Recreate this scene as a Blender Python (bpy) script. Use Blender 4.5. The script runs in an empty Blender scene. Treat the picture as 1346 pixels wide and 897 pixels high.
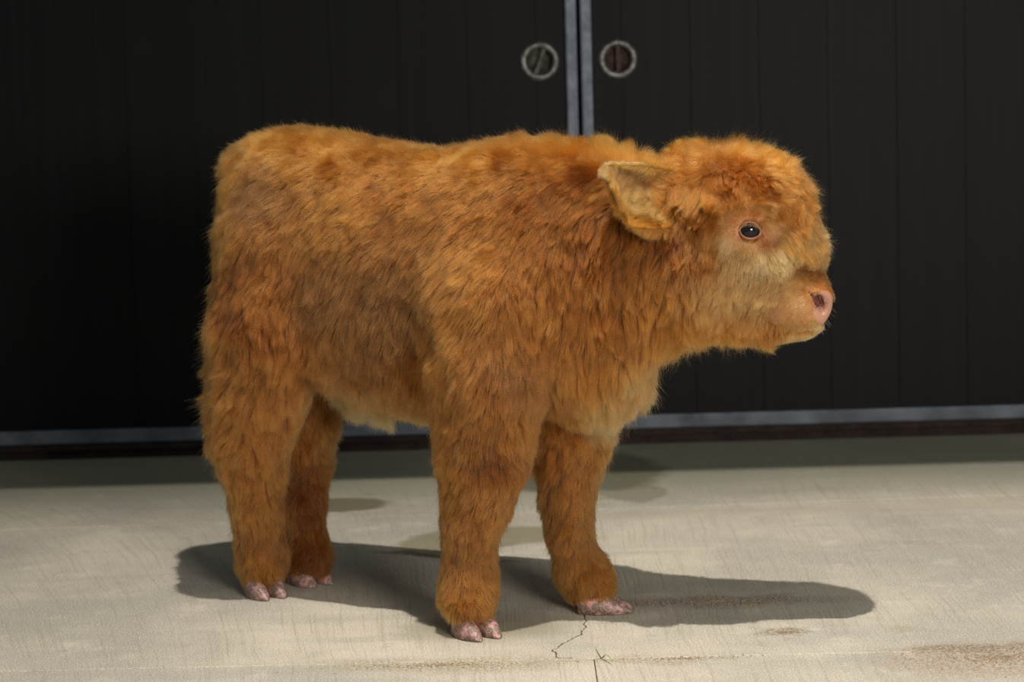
import bpy, bmesh, math, random
import numpy as np
from mathutils import Vector, Matrix
from mathutils.kdtree import KDTree
rng = np.random.default_rng(7)
random.seed(7)
S = bpy.context.scene
C = S.collection

# ------------------------------------------------------------------ camera
F, W, HH = 3000.0, 1346, 897
CAM_H, PITCH, ROLL, SHIFT = .777, math.radians(5.5), -.027, -.0736
cd = bpy.data.cameras.new('camera')
cam = bpy.data.objects.new('camera', cd); C.objects.link(cam)
cam.location = (0, 0, CAM_H)
cam.rotation_mode = 'QUATERNION'
ROT = Matrix.Rotation(math.pi/2-PITCH, 3, 'X') @ Matrix.Rotation(ROLL, 3, 'Z')
cam.rotation_quaternion = ROT.to_quaternion()
cd.sensor_width = 36; cd.lens = F*36/W; cd.shift_y = SHIFT
cd.dof.use_dof = True; cd.dof.focus_distance = 2.93; cd.dof.aperture_fstop = 5.6
S.camera = cam

# ------------------------------------------------------------------ world, lamps, exposure
w = bpy.data.worlds.new('world'); S.world = w; w.use_nodes = True
w.node_tree.nodes['Background'].inputs[0].default_value = (.72, .80, .80, 1)
w.node_tree.nodes['Background'].inputs[1].default_value = .30
def lamp(name, kind, loc, energy, col, size, target=None, **kw):
    l = bpy.data.lights.new(name, kind); l.energy = energy; l.color = col
    if kind == 'AREA': l.shape = 'RECTANGLE'; l.size, l.size_y = size
    else: l.shadow_soft_size = size
    for k, v in kw.items(): setattr(l, k, v)
    o = bpy.data.objects.new(name, l); C.objects.link(o); o.location = loc
    if target is not None:
        o.rotation_euler = (Vector(target)-Vector(loc)).to_track_quat('-Z', 'Y').to_euler()
    return o
lamp('yard_lamp', 'SPOT', (.05, 2.22, 3.0), 400, (1, .93, .86), .012, (1.3, 2.65, 0), spot_size=2.25, spot_blend=1)
lamp('front_fill', 'AREA', (1.35, -.3, 1.0), 100, (1, .93, .84), (1.0, .6), (.1, 3, .1))  # unseen fill added low at front right to lift the shadows
lamp('overhead_fill', 'AREA', (.9, 1.5, 3.2), 10, (1, .94, .88), (2.0, .8), (.5, 2.9, 0))  # unseen soft fill added above, opens the cast shadow
S.view_settings.view_transform = 'Standard'; S.view_settings.look = 'None'
S.view_settings.exposure = .15; S.view_settings.gamma = 1
S.cycles.max_bounces = 9; S.cycles.transparent_max_bounces = 4
S.cycles.use_denoising = True; S.cycles.denoising_prefilter = 'NONE'
S.cycles_curves.shape = 'RIBBONS'

# ------------------------------------------------------------------ helpers
def at(px, py, y):
    d = ROT @ Vector(((px-W/2)/F, (HH/2-py)/F+SHIFT*W/F, -1))
    t = y/d.y
    return np.array((d.x*t, y, CAM_H+d.z*t))
def s2l(*c):
    return tuple((v/255/12.92 if v <= 10 else ((v/255+.055)/1.055)**2.4) for v in c)
def tag(o, label=None, cat=None, group=None, kind=None):
    if label: o['label'] = label
    if cat: o['category'] = cat
    if group: o['group'] = group
    if kind: o['kind'] = kind
    return o
def link(name, me, mat=None, parent=None):
    o = bpy.data.objects.new(name, me); C.objects.link(o)
    if mat: me.materials.append(mat)
    if parent: o.parent = parent
    return o
def from_py(name, v, f, mat=None, parent=None, smooth=False):
    me = bpy.data.meshes.new(name); me.from_pydata([tuple(map(float, p)) for p in v], [], [tuple(map(int, q)) for q in f])
    bm = bmesh.new(); bm.from_mesh(me); bmesh.ops.recalc_face_normals(bm, faces=bm.faces); bm.to_mesh(me); bm.free()
    if smooth: me.polygons.foreach_set('use_smooth', [True]*len(me.polygons))
    return link(name, me, mat, parent)
def box_bm(bm, lo, hi, bev=0):
    b2 = bmesh.new()
    bmesh.ops.create_cube(b2, size=1, matrix=Matrix.Translation([(a+b)/2 for a, b in zip(lo, hi)]) @ Matrix.Diagonal([b-a for a, b in zip(lo, hi)]+[1]))
    if bev: bmesh.ops.bevel(b2, geom=b2.edges[:], offset=bev, segments=2, profile=.6, affect='EDGES')
    t = bpy.data.meshes.new('t'); b2.to_mesh(t); b2.free(); bm.from_mesh(t); bpy.data.meshes.remove(t)
def box(name, lo, hi, mat, parent=None, bev=.001):
    bm = bmesh.new(); box_bm(bm, lo, hi, bev)
    me = bpy.data.meshes.new(name); bm.to_mesh(me); bm.free()
    return link(name, me, mat, parent)
def empty(name, loc=(0, 0, 0)):
    o = bpy.data.objects.new(name, None); C.objects.link(o); o.location = loc; o.empty_display_size = .05
    return o
class NT:
    def __init__(s, name):
        s.m = bpy.data.materials.new(name); s.m.use_nodes = True; s.t = s.m.node_tree
        s.b = s.t.nodes['Principled BSDF']
    def n(s, k, **kw):
        x = s.t.nodes.new(k)
        for a, v in kw.items(): setattr(x, a, v)
        return x
    def l(s, a, b): s.t.links.new(a, b)
    def inp(s, node, k, v):
        if hasattr(v, 'is_output') or isinstance(v, bpy.types.NodeSocket): s.l(v, node.inputs[k])
        else: node.inputs[k].default_value = v
    def math(s, op, a, b=0., c=0.):
        x = s.n('ShaderNodeMath', operation=op)
        for i, v in enumerate((a, b, c)): s.inp(x, i, v)
        return x.outputs[0]
    def vec(s, op, a, b=(0, 0, 0)):
        x = s.n('ShaderNodeVectorMath', operation=op); s.inp(x, 0, a); s.inp(x, 1, b)
        return x.outputs['Value' if op == 'LENGTH' else 'Vector']
    def noise(s, co, scale, detail=3, rough=.55, col=False):
        x = s.n('ShaderNodeTexNoise'); s.l(co, x.inputs['Vector']); x.inputs['Scale'].default_value = scale
        x.inputs['Detail'].default_value = detail; x.inputs['Roughness'].default_value = rough
        return x.outputs['Color' if col else 0]
    def rng(s, v, a, b, c=0., d=1., smooth=True):
        x = s.n('ShaderNodeMapRange'); x.interpolation_type = 'SMOOTHSTEP' if smooth else 'LINEAR'
        for i, q in enumerate((v, a, b, c, d)): s.inp(x, i, q)
        return x.outputs[0]
    def mix(s, f, a, b, mode='MIX'):
        x = s.n('ShaderNodeMix', data_type='RGBA', blend_type=mode); s.inp(x, 0, f)
        for k, v in ((6, a), (7, b)):
            if isinstance(v, tuple): v = (*v[:3], 1)
            s.inp(x, k, v)
        return x.outputs[2]
    def geo(s):
        return s.n('ShaderNodeNewGeometry').outputs['Position']
    def scale(s, co, v):
        return s.vec('MULTIPLY', co, v)
    def bump(s, h, strength, dist, prev=None):
        x = s.n('ShaderNodeBump'); s.l(h, x.inputs['Height']); x.inputs['Strength'].default_value = strength; x.inputs['Distance'].default_value = dist
        if prev: s.l(prev, x.inputs['Normal'])
        return x.outputs[0]
    def out(s, col=None, rough=None, normal=None, metal=None, spec=None):
        for k, v in (('Base Color', col), ('Roughness', rough), ('Normal', normal), ('Metallic', metal), ('Specular IOR Level', spec)):
            if v is None: continue
            if isinstance(v, tuple): v = (*v[:3], 1)
            s.inp(s.b, k, v)
        return s.m

# ------------------------------------------------------------------ materials of the place
def concrete_mat():
    g = NT('broomed_concrete'); p = g.geo()
    n1 = g.noise(p, 2.3, 5, .6); n2 = g.noise(p, 14, 6, .65); n3 = g.noise(p, 420, 2, .6); n4 = g.noise(g.scale(p, (1.2, 7, 1)), 1.6, 4)
    c = g.mix(g.rng(n1, .35, .68), s2l(156, 152, 140), s2l(185, 177, 160))
    c = g.mix(g.rng(n4, .5, .7, 0, .55), c, s2l(150, 149, 139))
    c = g.mix(g.rng(n2, .52, .75, 0, .45), c, s2l(204, 196, 179))
    c = g.mix(g.rng(n2, .28, .44, .4, 0), c, s2l(136, 131, 118))
    # broom strokes: fine furrows running away from the viewer, sweeping aslant on the left
    sep = g.n('ShaderNodeSeparateXYZ'); g.l(p, sep.inputs[0]); X, Y = sep.outputs[0], sep.outputs[1]
    wob = g.math('MULTIPLY', g.math('SUBTRACT', g.noise(g.scale(p, (3, 3, 1)), 1.5, 2), .5), .02)
    sk = g.math('MULTIPLY', g.math('MINIMUM', g.math('SUBTRACT', X, .05), 0.), -.4)
    xs = g.math('ADD', g.math('ADD', X, wob), g.math('MULTIPLY', g.math('SUBTRACT', Y, 3.), sk))
    cb = g.n('ShaderNodeCombineXYZ'); g.l(g.math('MULTIPLY', xs, 230), cb.inputs[0]); g.l(g.math('MULTIPLY', Y, 3.5), cb.inputs[1])
    br = g.noise(cb.outputs[0], 1, 3, .6)
    cb2 = g.n('ShaderNodeCombineXYZ'); g.l(g.math('MULTIPLY', Y, 330), cb2.inputs[1]); g.l(g.math('MULTIPLY', X, 14), cb2.inputs[0])
    br2 = g.noise(cb2.outputs[0], 1, 2, .6)
    c = g.mix(g.rng(br, .34, .5, .38, 0), c, s2l(140, 134, 114))
    c = g.mix(g.rng(n3, .54, .68, 0, .6), c, s2l(228, 218, 203))
    c = g.mix(g.rng(n3, .30, .46, .55, 0), c, s2l(112, 103, 89))
    c = g.mix(g.rng(g.math('ADD', Y, g.math('MULTIPLY', n1, .25)), 3.80, 4.25, 0, .72), c, s2l(104, 106, 88))   # olive tone towards the door, shade under the overhang put into the colour
    # wet stains and dirt, each with its own outline
    dist = g.vec('SCALE', g.vec('SUBTRACT', g.noise(p, 9, 4, .6, True), (.5, .5, .5))); dist.node.inputs['Scale'].default_value = .09
    pd = g.vec('ADD', p, dist)
    def spot(cx, cy, rx, ry, col, amt, edge=.12, gr=None, rot=0):
        q = g.vec('SUBTRACT', pd, (cx, cy, 0))
        if rot:
            r = g.n('ShaderNodeVectorRotate', rotation_type='Z_AXIS'); g.l(q, r.inputs[0]); r.inputs['Angle'].default_value = rot; q = r.outputs[0]
        m = g.rng(g.vec('LENGTH', g.vec('MULTIPLY', q, (1/rx, 1/ry, 0))), 1-edge, 1+edge, amt, 0)
        if gr: m = g.math('MULTIPLY', m, g.rng(g.noise(p, gr, 3, .7), .42, .58))
        nonlocal c
        c = g.mix(m, c, col)
    wet = s2l(100, 95, 74)
    spot(-.34, 3.865, .115, .062, wet, .9)
    spot(.10, 4.12, .17, .20, s2l(92, 90, 74), .9)
    spot(.20, 3.90, .06, .08, wet, .5)
    spot(-.07, 3.56, .13, .085, s2l(122, 116, 90), .8, rot=-.5)
    spot(-.12, 3.445, .11, .016, s2l(84, 76, 50), .8, .35, rot=.42)
    spot(-.05, 3.01, .10, .075, s2l(128, 123, 103), .7, .5)
    spot(.27, 3.115, .17, .03, s2l(84, 66, 44), .75, .5, 260)
    spot(.345, 2.94, .035, .018, s2l(110, 94, 66), .85, .5, 200)
    spot(.60, 2.79, .15, .075, s2l(150, 124, 98), .7, .35, 170)
    spot(.60, 2.835, .12, .02, s2l(98, 84, 58), .8, .5, 240)
    spot(.51, 2.945, .02, .012, s2l(140, 128, 80), .5, .5, 200)
    spot(-.10, 2.825, .17, .03, s2l(140, 128, 92), .75, .5, 220)
    spot(.17, 2.825, .10, .018, s2l(140, 128, 96), .7, .5, 220)
    spot(.62, 3.45, .05, .02, s2l(132, 116, 92), .4, .5, 90)
    spot(.5, 3.72, .6, .035, s2l(160, 146, 124), .3, .7)
    h = g.math('ADD', g.math('MULTIPLY', br, .8), g.math('ADD', g.math('MULTIPLY', br2, .25), g.math('MULTIPLY', n3, .35)))
    nrm = g.bump(h, .65, .0022)
    nrm = g.bump(n2, .35, .006, nrm)
    return g.out(c, .88, nrm, spec=.25)
def dark_paint(name, col, col2, rough=.55, streak=60, bstr=.1, spec=.12):
    g = NT(name); p = g.geo(); st = g.noise(g.scale(p, (streak, streak, 1.2)), 1, 4, .6); bl = g.noise(p, 5, 4, .6)
    c = g.mix(g.rng(st, .35, .7), col, col2)
    c = g.mix(g.rng(bl, .62, .8, 0, .5), c, tuple(v*1.7 for v in col2))
    return g.out(c, rough, g.bump(g.noise(g.scale(p, (200, 200, 4)), 1, 3), bstr, .001), spec=spec)
def steel_mat(name, a, b, rough=.5, metal=.35, sc=40):
    g = NT(name); p = g.geo(); n = g.noise(p, sc, 5, .6); n2 = g.noise(p, sc*4, 3, .6)
    return g.out(g.mix(g.rng(n, .4, .65), a, b), g.rng(n2, .3, .7, rough-.08, rough+.12), g.bump(n2, .2, .0006), metal=metal)
M_CONC = concrete_mat()
M_DOOR = dark_paint('black_stained_board', s2l(5, 5, 6), s2l(10, 11, 13))
M_TRIM = steel_mat('galvanised_edge_trim', s2l(84, 92, 106), s2l(102, 110, 122), .55, .3, 25)
M_RAIL = steel_mat('grey_bottom_rail', s2l(64, 72, 82), s2l(90, 98, 108), .6, .25, 14)
M_RUST = steel_mat('rusty_track', s2l(22, 10, 6), s2l(40, 22, 12), .85, .1, 30)
M_RING = steel_mat('worn_steel_ring', s2l(78, 78, 75), s2l(128, 128, 125), .45, .6, 120)
M_CUP = steel_mat('rusty_pull_cup', s2l(40, 25, 20), s2l(70, 50, 44), .7, .2, 90)
M_CUP2 = steel_mat('grey_pull_cup', s2l(44, 42, 34), s2l(76, 76, 68), .6, .3, 90)
M_DIRT = NT('dirt').out(s2l(74, 62, 42), .95)
M_WALL = dark_paint('shed_wall', s2l(30, 30, 31), s2l(40, 40, 42))

# ------------------------------------------------------------------ floor: four concrete slabs
floor = box('floor', (-2.6, -1.5, -.16), (2.6, 4.75, -.0035), M_DIRT, None, 0); tag(floor, kind='structure')
jb = lambda x: 2.836-.020*(x-.09)
jm = lambda x: 3.765+.039*x
def slab(pts, name='slab'):
    bm = bmesh.new(); vs = [bm.verts.new((x, y, 0)) for x, y in pts]; f = bm.faces.new(vs)
    r = bmesh.ops.extrude_face_region(bm, geom=[f]); bmesh.ops.translate(bm, verts=[v for v in r['geom'] if isinstance(v, bmesh.types.BMVert)], vec=(0, 0, -.10))
    bmesh.ops.recalc_face_normals(bm, faces=bm.faces)
    top = [e for e in bm.edges if all(v.co.z > -.01 for v in e.verts)]
    bmesh.ops.bevel(bm, geom=top, offset=.0012, segments=2, profile=.5, affect='EDGES')
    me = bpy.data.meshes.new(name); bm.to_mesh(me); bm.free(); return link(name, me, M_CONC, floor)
def ragged(fn, x0, x1, off, step=.035, amp=.0012, seed=1):
    r = random.Random(seed); xs = np.arange(x0, x1, step).tolist()+[x1]
    return [(x, fn(x)+off+r.uniform(-amp, amp)) for x in xs]
G = .0012
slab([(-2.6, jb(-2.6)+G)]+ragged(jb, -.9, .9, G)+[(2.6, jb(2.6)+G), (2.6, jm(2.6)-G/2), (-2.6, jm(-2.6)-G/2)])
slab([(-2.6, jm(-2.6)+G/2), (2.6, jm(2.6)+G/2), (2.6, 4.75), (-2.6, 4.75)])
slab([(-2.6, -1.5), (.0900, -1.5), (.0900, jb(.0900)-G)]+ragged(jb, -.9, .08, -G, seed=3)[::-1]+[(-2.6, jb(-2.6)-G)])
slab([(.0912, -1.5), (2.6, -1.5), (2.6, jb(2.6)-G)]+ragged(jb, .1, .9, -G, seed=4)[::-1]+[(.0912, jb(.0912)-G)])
# dirt-filled crack running from the hoof to the joint
cp = [(.085, 3.060), (.087, 3.030), (.084, 3.008), (.086, 2.990), (.080, 2.975), (.078, 2.955), (.068, 2.938), (.060, 2.925), (.052, 2.908), (.046, 2.890), (.038, 2.880), (.043, 2.868), (.044, 2.842), (.070, 2.839)]
vs, fs = [], []
r = random.Random(5); cp2 = []
for (a, b) in zip(cp, cp[1:]):
    for k in range(4): cp2.append((a[0]+(b[0]-a[0])*k/4+r.uniform(-.0012, .0012), a[1]+(b[1]-a[1])*k/4+r.uniform(-.001, .001)))
for i, (x, y) in enumerate(cp2):
    hw = r.uniform(.0003, .0012); vs += [(x-hw, y-hw*.4, .0004), (x+hw, y+hw*.4, .0004)]
    if i: fs.append((2*i-2, 2*i-1, 2*i+1, 2*i))
from_py('crack', vs, fs, M_DIRT, floor)
# grit along the joint and in the worn patches
g = NT('grit'); M_GRIT = g.out(g.mix(g.noise(g.geo(), 90, 2), s2l(64, 54, 40), s2l(158, 138, 112)), .9)
vs, fs = [], []
def grit(cx, cy, rx, ry, n):
    for _ in range(n):
        a, q = r.uniform(0, 6.28), abs(r.gauss(0, .5))
        x, y = cx+rx*q*math.cos(a), cy+ry*q*math.sin(a); s_ = r.uniform(.0005, .0014); b = len(vs)
        vs.extend([(x-s_, y-s_, 0), (x+s_, y-s_, 0), (x+s_*.6, y+s_, 0), (x-s_, y+s_*.8, 0), (x, y, s_*1.2)])
        fs.extend([(b, b+1, b+4), (b+1, b+2, b+4), (b+2, b+3, b+4), (b+3, b, b+4)])
grit(.60, 2.79, .13, .06, 900); grit(.27, 3.115, .16, .03, 260); grit(.345, 2.94, .03, .015, 60); grit(-.10, 2.822, .15, .02, 300); grit(.2, 2.824, .1, .012, 140)
grit(.31, 3.09, .07, .012, 120)
tag(from_py('grit', vs, fs, M_GRIT, floor), kind='stuff')

# grass blades by the joint
M_GRASS = NT('grass_green').out(s2l(112, 140, 40), .6)
def blade(name, p0, p1, w_, label, droop=.0, parent=None):
    p0, p1 = np.array(p0), np.array(p1); d = p1-p0; sd = np.cross(d, (0, 0.3, 1)); sd /= np.linalg.norm(sd); v, f = [], []
    for i in range(9):
        t = i/8; c = p0+d*t+np.array((0, 0, droop*math.sin(math.pi*t))); ww = w_*(1-t)**.5*(1 if t > 0 else .7)
        v += [c-sd*ww, c+np.array((0, -w_*.35, w_*.3)), c+sd*ww]
        if i: b = 3*i; f += [(b-3, b-2, b+1, b), (b-2, b-1, b+2, b+1)]
    o = from_py(name, v, f, M_GRASS, parent, True)
    if label: tag(o, label, 'grass')
    return o
tuft = empty('grass_sprig', (0, 0, 0)); tag(tuft, 'tiny sprig of two thin green grass blades growing from the joint corner', 'grass')
base = np.array((.100, 2.833, 0))
blade('blade', base, base+(-.009, -.004, .017), .0014, None, 0, tuft)
blade('blade', base, base+(.013, -.034, .005), .0014, None, .007, tuft)
blade('grass_snippet', (-.185, 2.917, .0015), (-.165, 2.924, .002), .0008, 'thin loose bit of green grass lying left of the front hoof', .002)
blade('straw_bit', (-.040, 3.128, .0015), (-.030, 3.135, .002), .001, 'pale straw fleck lying on the concrete between the front hooves', .001)
st_ = C.objects['straw_bit']; st_.data.materials[0] = NT('straw').out(s2l(214, 200, 160), .7); st_['category'] = 'straw'

# ------------------------------------------------------------------ sliding doors
DY = 4.37
def door(name, side):
    d = empty(name, (.138, DY, 0)); tag(d, kind='structure')
    def bx(nm, x0, x1, y0, y1, z0, z1, mat, par=d, bev=.001):
        a, b = sorted((side*x0, side*x1))
        return box(nm, (a, y0, z0), (b, y1, z1), mat, par, bev)
    T = .0035
    ed = bx('edge_trim', T, T+.0215, -.012, .040, .034, 2.2, M_TRIM, d, .004)
    x = T+.0225; first = True
    r2 = random.Random(3 if side > 0 else 9)
    while x < 1.9:
        wd = .0555 if first else .131; first = False
        bx('plank', x, x+wd-.0003, r2.uniform(-.0007, .0007), .022, .058, 2.2, M_DOOR, d, .0006); x += wd
    bx('backing_board', T+.02, 1.95, .022, .036, .05, 2.2, M_WALL, d, 0)
    rl = bx('bottom_rail', T+.0225, 1.95, -.010, .03, .034, .0605, M_RAIL, d, .003)
    bx('rail_lip', T+.0225, 1.95, -.004, .030, .020, .0335, M_RUST, d, .001)
    # round flush pull
    px, pz = side*.0745, .747
    fp = empty('flush_pull'); fp.parent = d; fp.location = (px, -.001, pz)
    def lathe(nm, prof, mat, par):
        n = 48; v = []; f = []
        for i in range(n):
            a = 2*math.pi*i/n
            for (rr, yy) in prof: v.append((rr*math.cos(a), yy, rr*math.sin(a)))
        m = len(prof)
        for i in range(n):
            j = (i+1) % n
            for k in range(m-1): f.append((i*m+k, i*m+k+1, j*m+k+1, j*m+k))
        return from_py(nm, v, f, mat, par, True)
    cup = M_CUP2 if side < 0 else M_CUP
    lathe('ring', [(.0245, .004), (.0250, -.003), (.0275, -.0065), (.0315, -.0075), (.035, -.006), (.0375, -.002), (.038, .003)], M_RING, fp)
    lathe('cup', [(.0255, -.001), (.0250, .004), (.0248, .012), (.0235, .016), (.0, .0165)], cup, fp)
    bmx = bmesh.new(); box_bm(bmx, (-.0038, -.003, -.025), (.0038, .002, .025), .0015)
    me = bpy.data.meshes.new('bar'); bmx.to_mesh(me); bmx.free(); b = link('bar', me, cup, fp)
    b.rotation_euler = (0, math.radians(20 if side < 0 else 0), 0)
    return d
door('door_1', -1); door('door_2', 1)
# cut the pull cups into the planks: a shallow hole behind each ring
for o in [o for o in C.objects if o.name.startswith('plank')]:
    xs = [(o.parent.location.x+v.co.x) for v in o.data.vertices]
    for pxw in (.138-.0745, .138+.0745):
        if min(xs) < pxw+.026 and max(xs) > pxw-.026:
            bmc = bmesh.new(); bmesh.ops.create_cone(bmc, segments=32, radius1=.0252, radius2=.0252, depth=.044, cap_ends=True, matrix=Matrix.Translation((pxw-.138, 0, .747)) @ Matrix.Rotation(math.pi/2, 4, 'X'))
            mc = bpy.data.meshes.new('c'); bmc.to_mesh(mc); bmc.free(); co = bpy.data.objects.new('c', mc); C.objects.link(co); co.parent = o.parent
            bpy.context.view_layer.update()
            md = o.modifiers.new('b', 'BOOLEAN'); md.object = co; md.operation = 'DIFFERENCE'; md.solver = 'EXACT'
            dg = bpy.context.evaluated_depsgraph_get(); me = bpy.data.meshes.new_from_object(o.evaluated_get(dg))
            o.modifiers.clear(); o.data = me; bpy.data.objects.remove(co)
tr = box('trim_1', (-2.3, DY+.012, -.005), (2.6, DY+.05, .034), M_RUST, None, .002); tag(tr, kind='structure')
wl = box('wall_back', (-2.6, DY+.06, -.10), (2.6, DY+.2, 3.2), M_WALL, None, 0); tag(wl, kind='structure')
for nm, a, b in (('wall_left', -2.6, -1.82), ('wall_right', 2.1, 2.6)):
    tag(box(nm, (a, DY-.02, -.01), (b, DY+.059, 2.2), M_WALL, None, 0), kind='structure')
cn = box('shade_canopy', (-2.6, 2.93, 1.86), (2.6, DY+.06, 1.94), M_WALL, None, .002); tag(cn, kind='structure')  # unseen overhang, added to cast the shade strip by the doors

# ------------------------------------------------------------------ the calf's body: one implicit surface
BASE = np.array((-.155, 3.148, 0.)); AX = np.array((.891, -.454, 0)); NX = np.array((.454, .891, 0))
def axis(a, b, segs):
    return np.concatenate([np.arange(p, q, st) for p, q, st in segs])
gx = axis(0, 0, [(-.50, .18, .006), (.18, .46, .003)])
gy = axis(0, 0, [(2.84, 3.04, .0036), (3.04, 3.48, .006)])
gz = axis(0, 0, [(.012, .34, .006), (.34, .63, .003), (.63, .70, .006)])
D = np.full((len(gx), len(gy), len(gz)), .5, np.float32)
def region(lo, hi):
    sl = tuple(slice(max(0, np.searchsorted(g_, l)-1), np.searchsorted(g_, h)+1) for g_, l, h in zip((gx, gy, gz), lo, hi))
    return sl, gx[sl[0]][:, None, None], gy[sl[1]][None, :, None], gz[sl[2]][None, None, :]
def smin(a, b, k):
    h = np.clip(.5+.5*(b-a)/k, 0, 1); return b*(1-h)+a*h-k*h*(1-h)
def cap(a, b, ra, rb, k=.03, sub=False):
    a, b = np.asarray(a, float), np.asarray(b, float); m = max(ra, rb)+(.05 if not sub else .015)
    sl, X, Y, Z = region(np.minimum(a, b)-m, np.maximum(a, b)+m)
    ab = b-a; L = max(ab @ ab, 1e-12)
    h = np.clip(((X-a[0])*ab[0]+(Y-a[1])*ab[1]+(Z-a[2])*ab[2])/L, 0, 1)
    d = np.sqrt((X-a[0]-h*ab[0])**2+(Y-a[1]-h*ab[1])**2+(Z-a[2]-h*ab[2])**2)-(ra+(rb-ra)*h)
    d = d.astype(np.float32)
    D[sl] = -smin(-D[sl], d, k) if sub else smin(D[sl], d, k)
def chain(pts, k=.03):
    for p, q in zip(pts, pts[1:]): cap(at(*p[:3]), at(*q[:3]), p[3], q[3], k)
def ell(c, rx, ry, rz, k=.03, yaw=0):
    c = np.asarray(c, float); m = max(rx, ry, rz)+.05
    sl, X, Y, Z = region(c-m, c+m); cs, sn = math.cos(yaw), math.sin(yaw)
    x, y, z = (X-c[0])*cs+(Y-c[1])*sn, -(X-c[0])*sn+(Y-c[1])*cs, Z-c[2]
    q = np.sqrt((x/rx)**2+(y/ry)**2+(z/rz)**2); g2 = np.sqrt((x/rx**2)**2+(y/ry**2)**2+(z/rz**2)**2)+1e-6
    d = (q*(q-1)/g2).astype(np.float32); D[sl] = smin(D[sl], d, k)
# torso
st = np.array([  # s, top, bottom, half width
    (-.268, .634, .520, .012), (-.256, .638, .490, .055), (-.225, .656, .420, .084), (-.17, .665, .350, .108), (-.10, .657, .305, .118),
    (0, .640, .280, .125), (.06, .634, .274, .126), (.12, .634, .275, .122), (.18, .638, .285, .112), (.24, .630, .295, .096), (.29, .615, .32, .076), (.325, .56, .36, .048), (.34, .50, .42, .010)])
sl, X, Y, Z = region((-.5, 2.84, .2), (.3, 3.48, .7))
s_ = (X-BASE[0])*AX[0]+(Y-BASE[1])*AX[1]; t_ = (X-BASE[0])*NX[0]+(Y-BASE[1])*NX[1]+0*Z
sc = np.clip(s_, st[0, 0], st[-1, 0])
# smooth interpolation of the stations
fi = np.linspace(st[0, 0], st[-1, 0], 200); prof = [np.interp(fi, st[:, 0], st[:, j]) for j in (1, 2, 3)]
ker = np.hanning(17); ker /= ker.sum()
prof = [np.convolve(np.pad(p_, 8, 'edge'), ker, 'valid') for p_ in prof]
zt, zb, hw = [np.interp(sc, fi, p_) for p_ in prof]
cz, rz = (zt+zb)/2, (zt-zb)/2
dz = (Z-cz)/rz; dy = t_/hw
q = (np.abs(dy)**2.3+np.abs(dz)**2.3)**(1/2.3)
d = (q-1)*np.minimum(hw, rz)
d = np.where(np.abs(s_-sc) > 0, np.hypot(np.maximum(d, 0), s_-sc), d).astype(np.float32)
D[sl] = smin(D[sl], d, .02)
# neck and head
cap(BASE+AX*.16+(0, 0, .50), at(900, 318, 2.965), .112, .086, .05)
cap(BASE+AX*.20+(0, 0, .43), at(905, 365, 2.96), .092, .068, .05)
cap(BASE+AX*.20+(0, 0, .56), at(880, 285, 2.975), .070, .054, .04)
cap(BASE+AX*.27+(0, 0, .36), at(838, 424, 2.98), .062, .036, .05)
cap(at(798, 495, 3.02), at(808, 470, 2.99), .050, .038, .04)
chain([(880, 275, 2.975, .050), (950, 274, 2.955, .060), (1000, 275, 2.948, .054), (1016, 312, 2.943, .045)], .04)
chain([(950, 325, 2.955, .060), (1012, 345, 2.945, .050), (1046, 387, 2.935, .034)], .03)
chain([(935, 378, 2.955, .052), (1005, 408, 2.942, .034), (1045, 420, 2.935, .022)], .03)
chain([(1036, 380, 2.938, .032), (1057, 395, 2.932, .030)], .025)
ell(at(1061, 397, 2.930), .026, .032, .028, .02, -.1)
chain([(1030, 422, 2.936, .018), (1058, 426, 2.932, .014)], .012)
chain([(1036, 318, 2.945, .034), (1052, 343, 2.942, .026)], .03)          # forelock boss
# legs: near fore, far fore, near hind, far hind
chain([(640, 400, 2.995, .085), (640, 490, 2.985, .068), (636, 560, 2.985, .052), (634, 610, 2.985, .047), (628, 655, 2.985, .035), (618, 700, 2.988, .027), (616, 755, 2.990, .025), (614, 783, 2.985, .026), (615, 793, 2.978, .023)], .035)
chain([(745, 420, 3.130, .080), (745, 500, 3.125, .058), (748, 560, 3.115, .044), (750, 598, 3.110, .039), (746, 650, 3.10, .027), (749, 700, 3.095, .022), (761, 745, 3.093, .022), (776, 768, 3.088, .024), (782, 775, 3.085, .021)], .035)
chain([(364, 330, 3.19, .082), (356, 430, 3.17, .070), (343, 510, 3.18, .054), (332, 570, 3.20, .045), (333, 620, 3.22, .034), (339, 670, 3.23, .026), (343, 720, 3.24, .025), (344, 744, 3.245, .024), (345, 751, 3.240, .021)], .035)
chain([(400, 420, 3.33, .072), (403, 500, 3.33, .042), (402, 560, 3.33, .036), (399, 610, 3.32, .030), (399, 660, 3.31, .025), (402, 715, 3.305, .023), (407, 737, 3.30, .023), (409, 744, 3.295, .021)], .03)
# eye sockets, nostrils, mouth
EYE = at(984, 302, 2.90); ER = .0150; EC = {}
ix, iz = np.searchsorted(gx, EYE[0]), np.searchsorted(gz, EYE[2])
col_ = gy[D[ix, :, iz] < 0]
for sy in (-1, 1):
    ys = col_.min() if sy < 0 else col_.max()
    EC[sy] = np.array((EYE[0], ys-sy*(ER-.0030), EYE[2]))
    cap(EC[sy], EC[sy]+(0, sy*.004, 0), ER+.0005, ER+.0005, .004, True)
ixn, izn = np.searchsorted(gx, at(1074, 397, 2.92)[0]), np.searchsorted(gz, at(1074, 397, 2.92)[2])
coln = gy[D[ixn, :, izn] < 0]; NY = {-1: coln.min(), 1: coln.max()}
for sy in (-1, 1):
    cap(at(1063, 388, NY[sy]-sy*.003), at(1073, 395, NY[sy]-sy*.004), .0055, .0075, .003, True)
    cap(at(1075, 396, NY[sy]-sy*.004), at(1081, 409, NY[sy]-sy*.008), .0068, .0040, .003, True)
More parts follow.
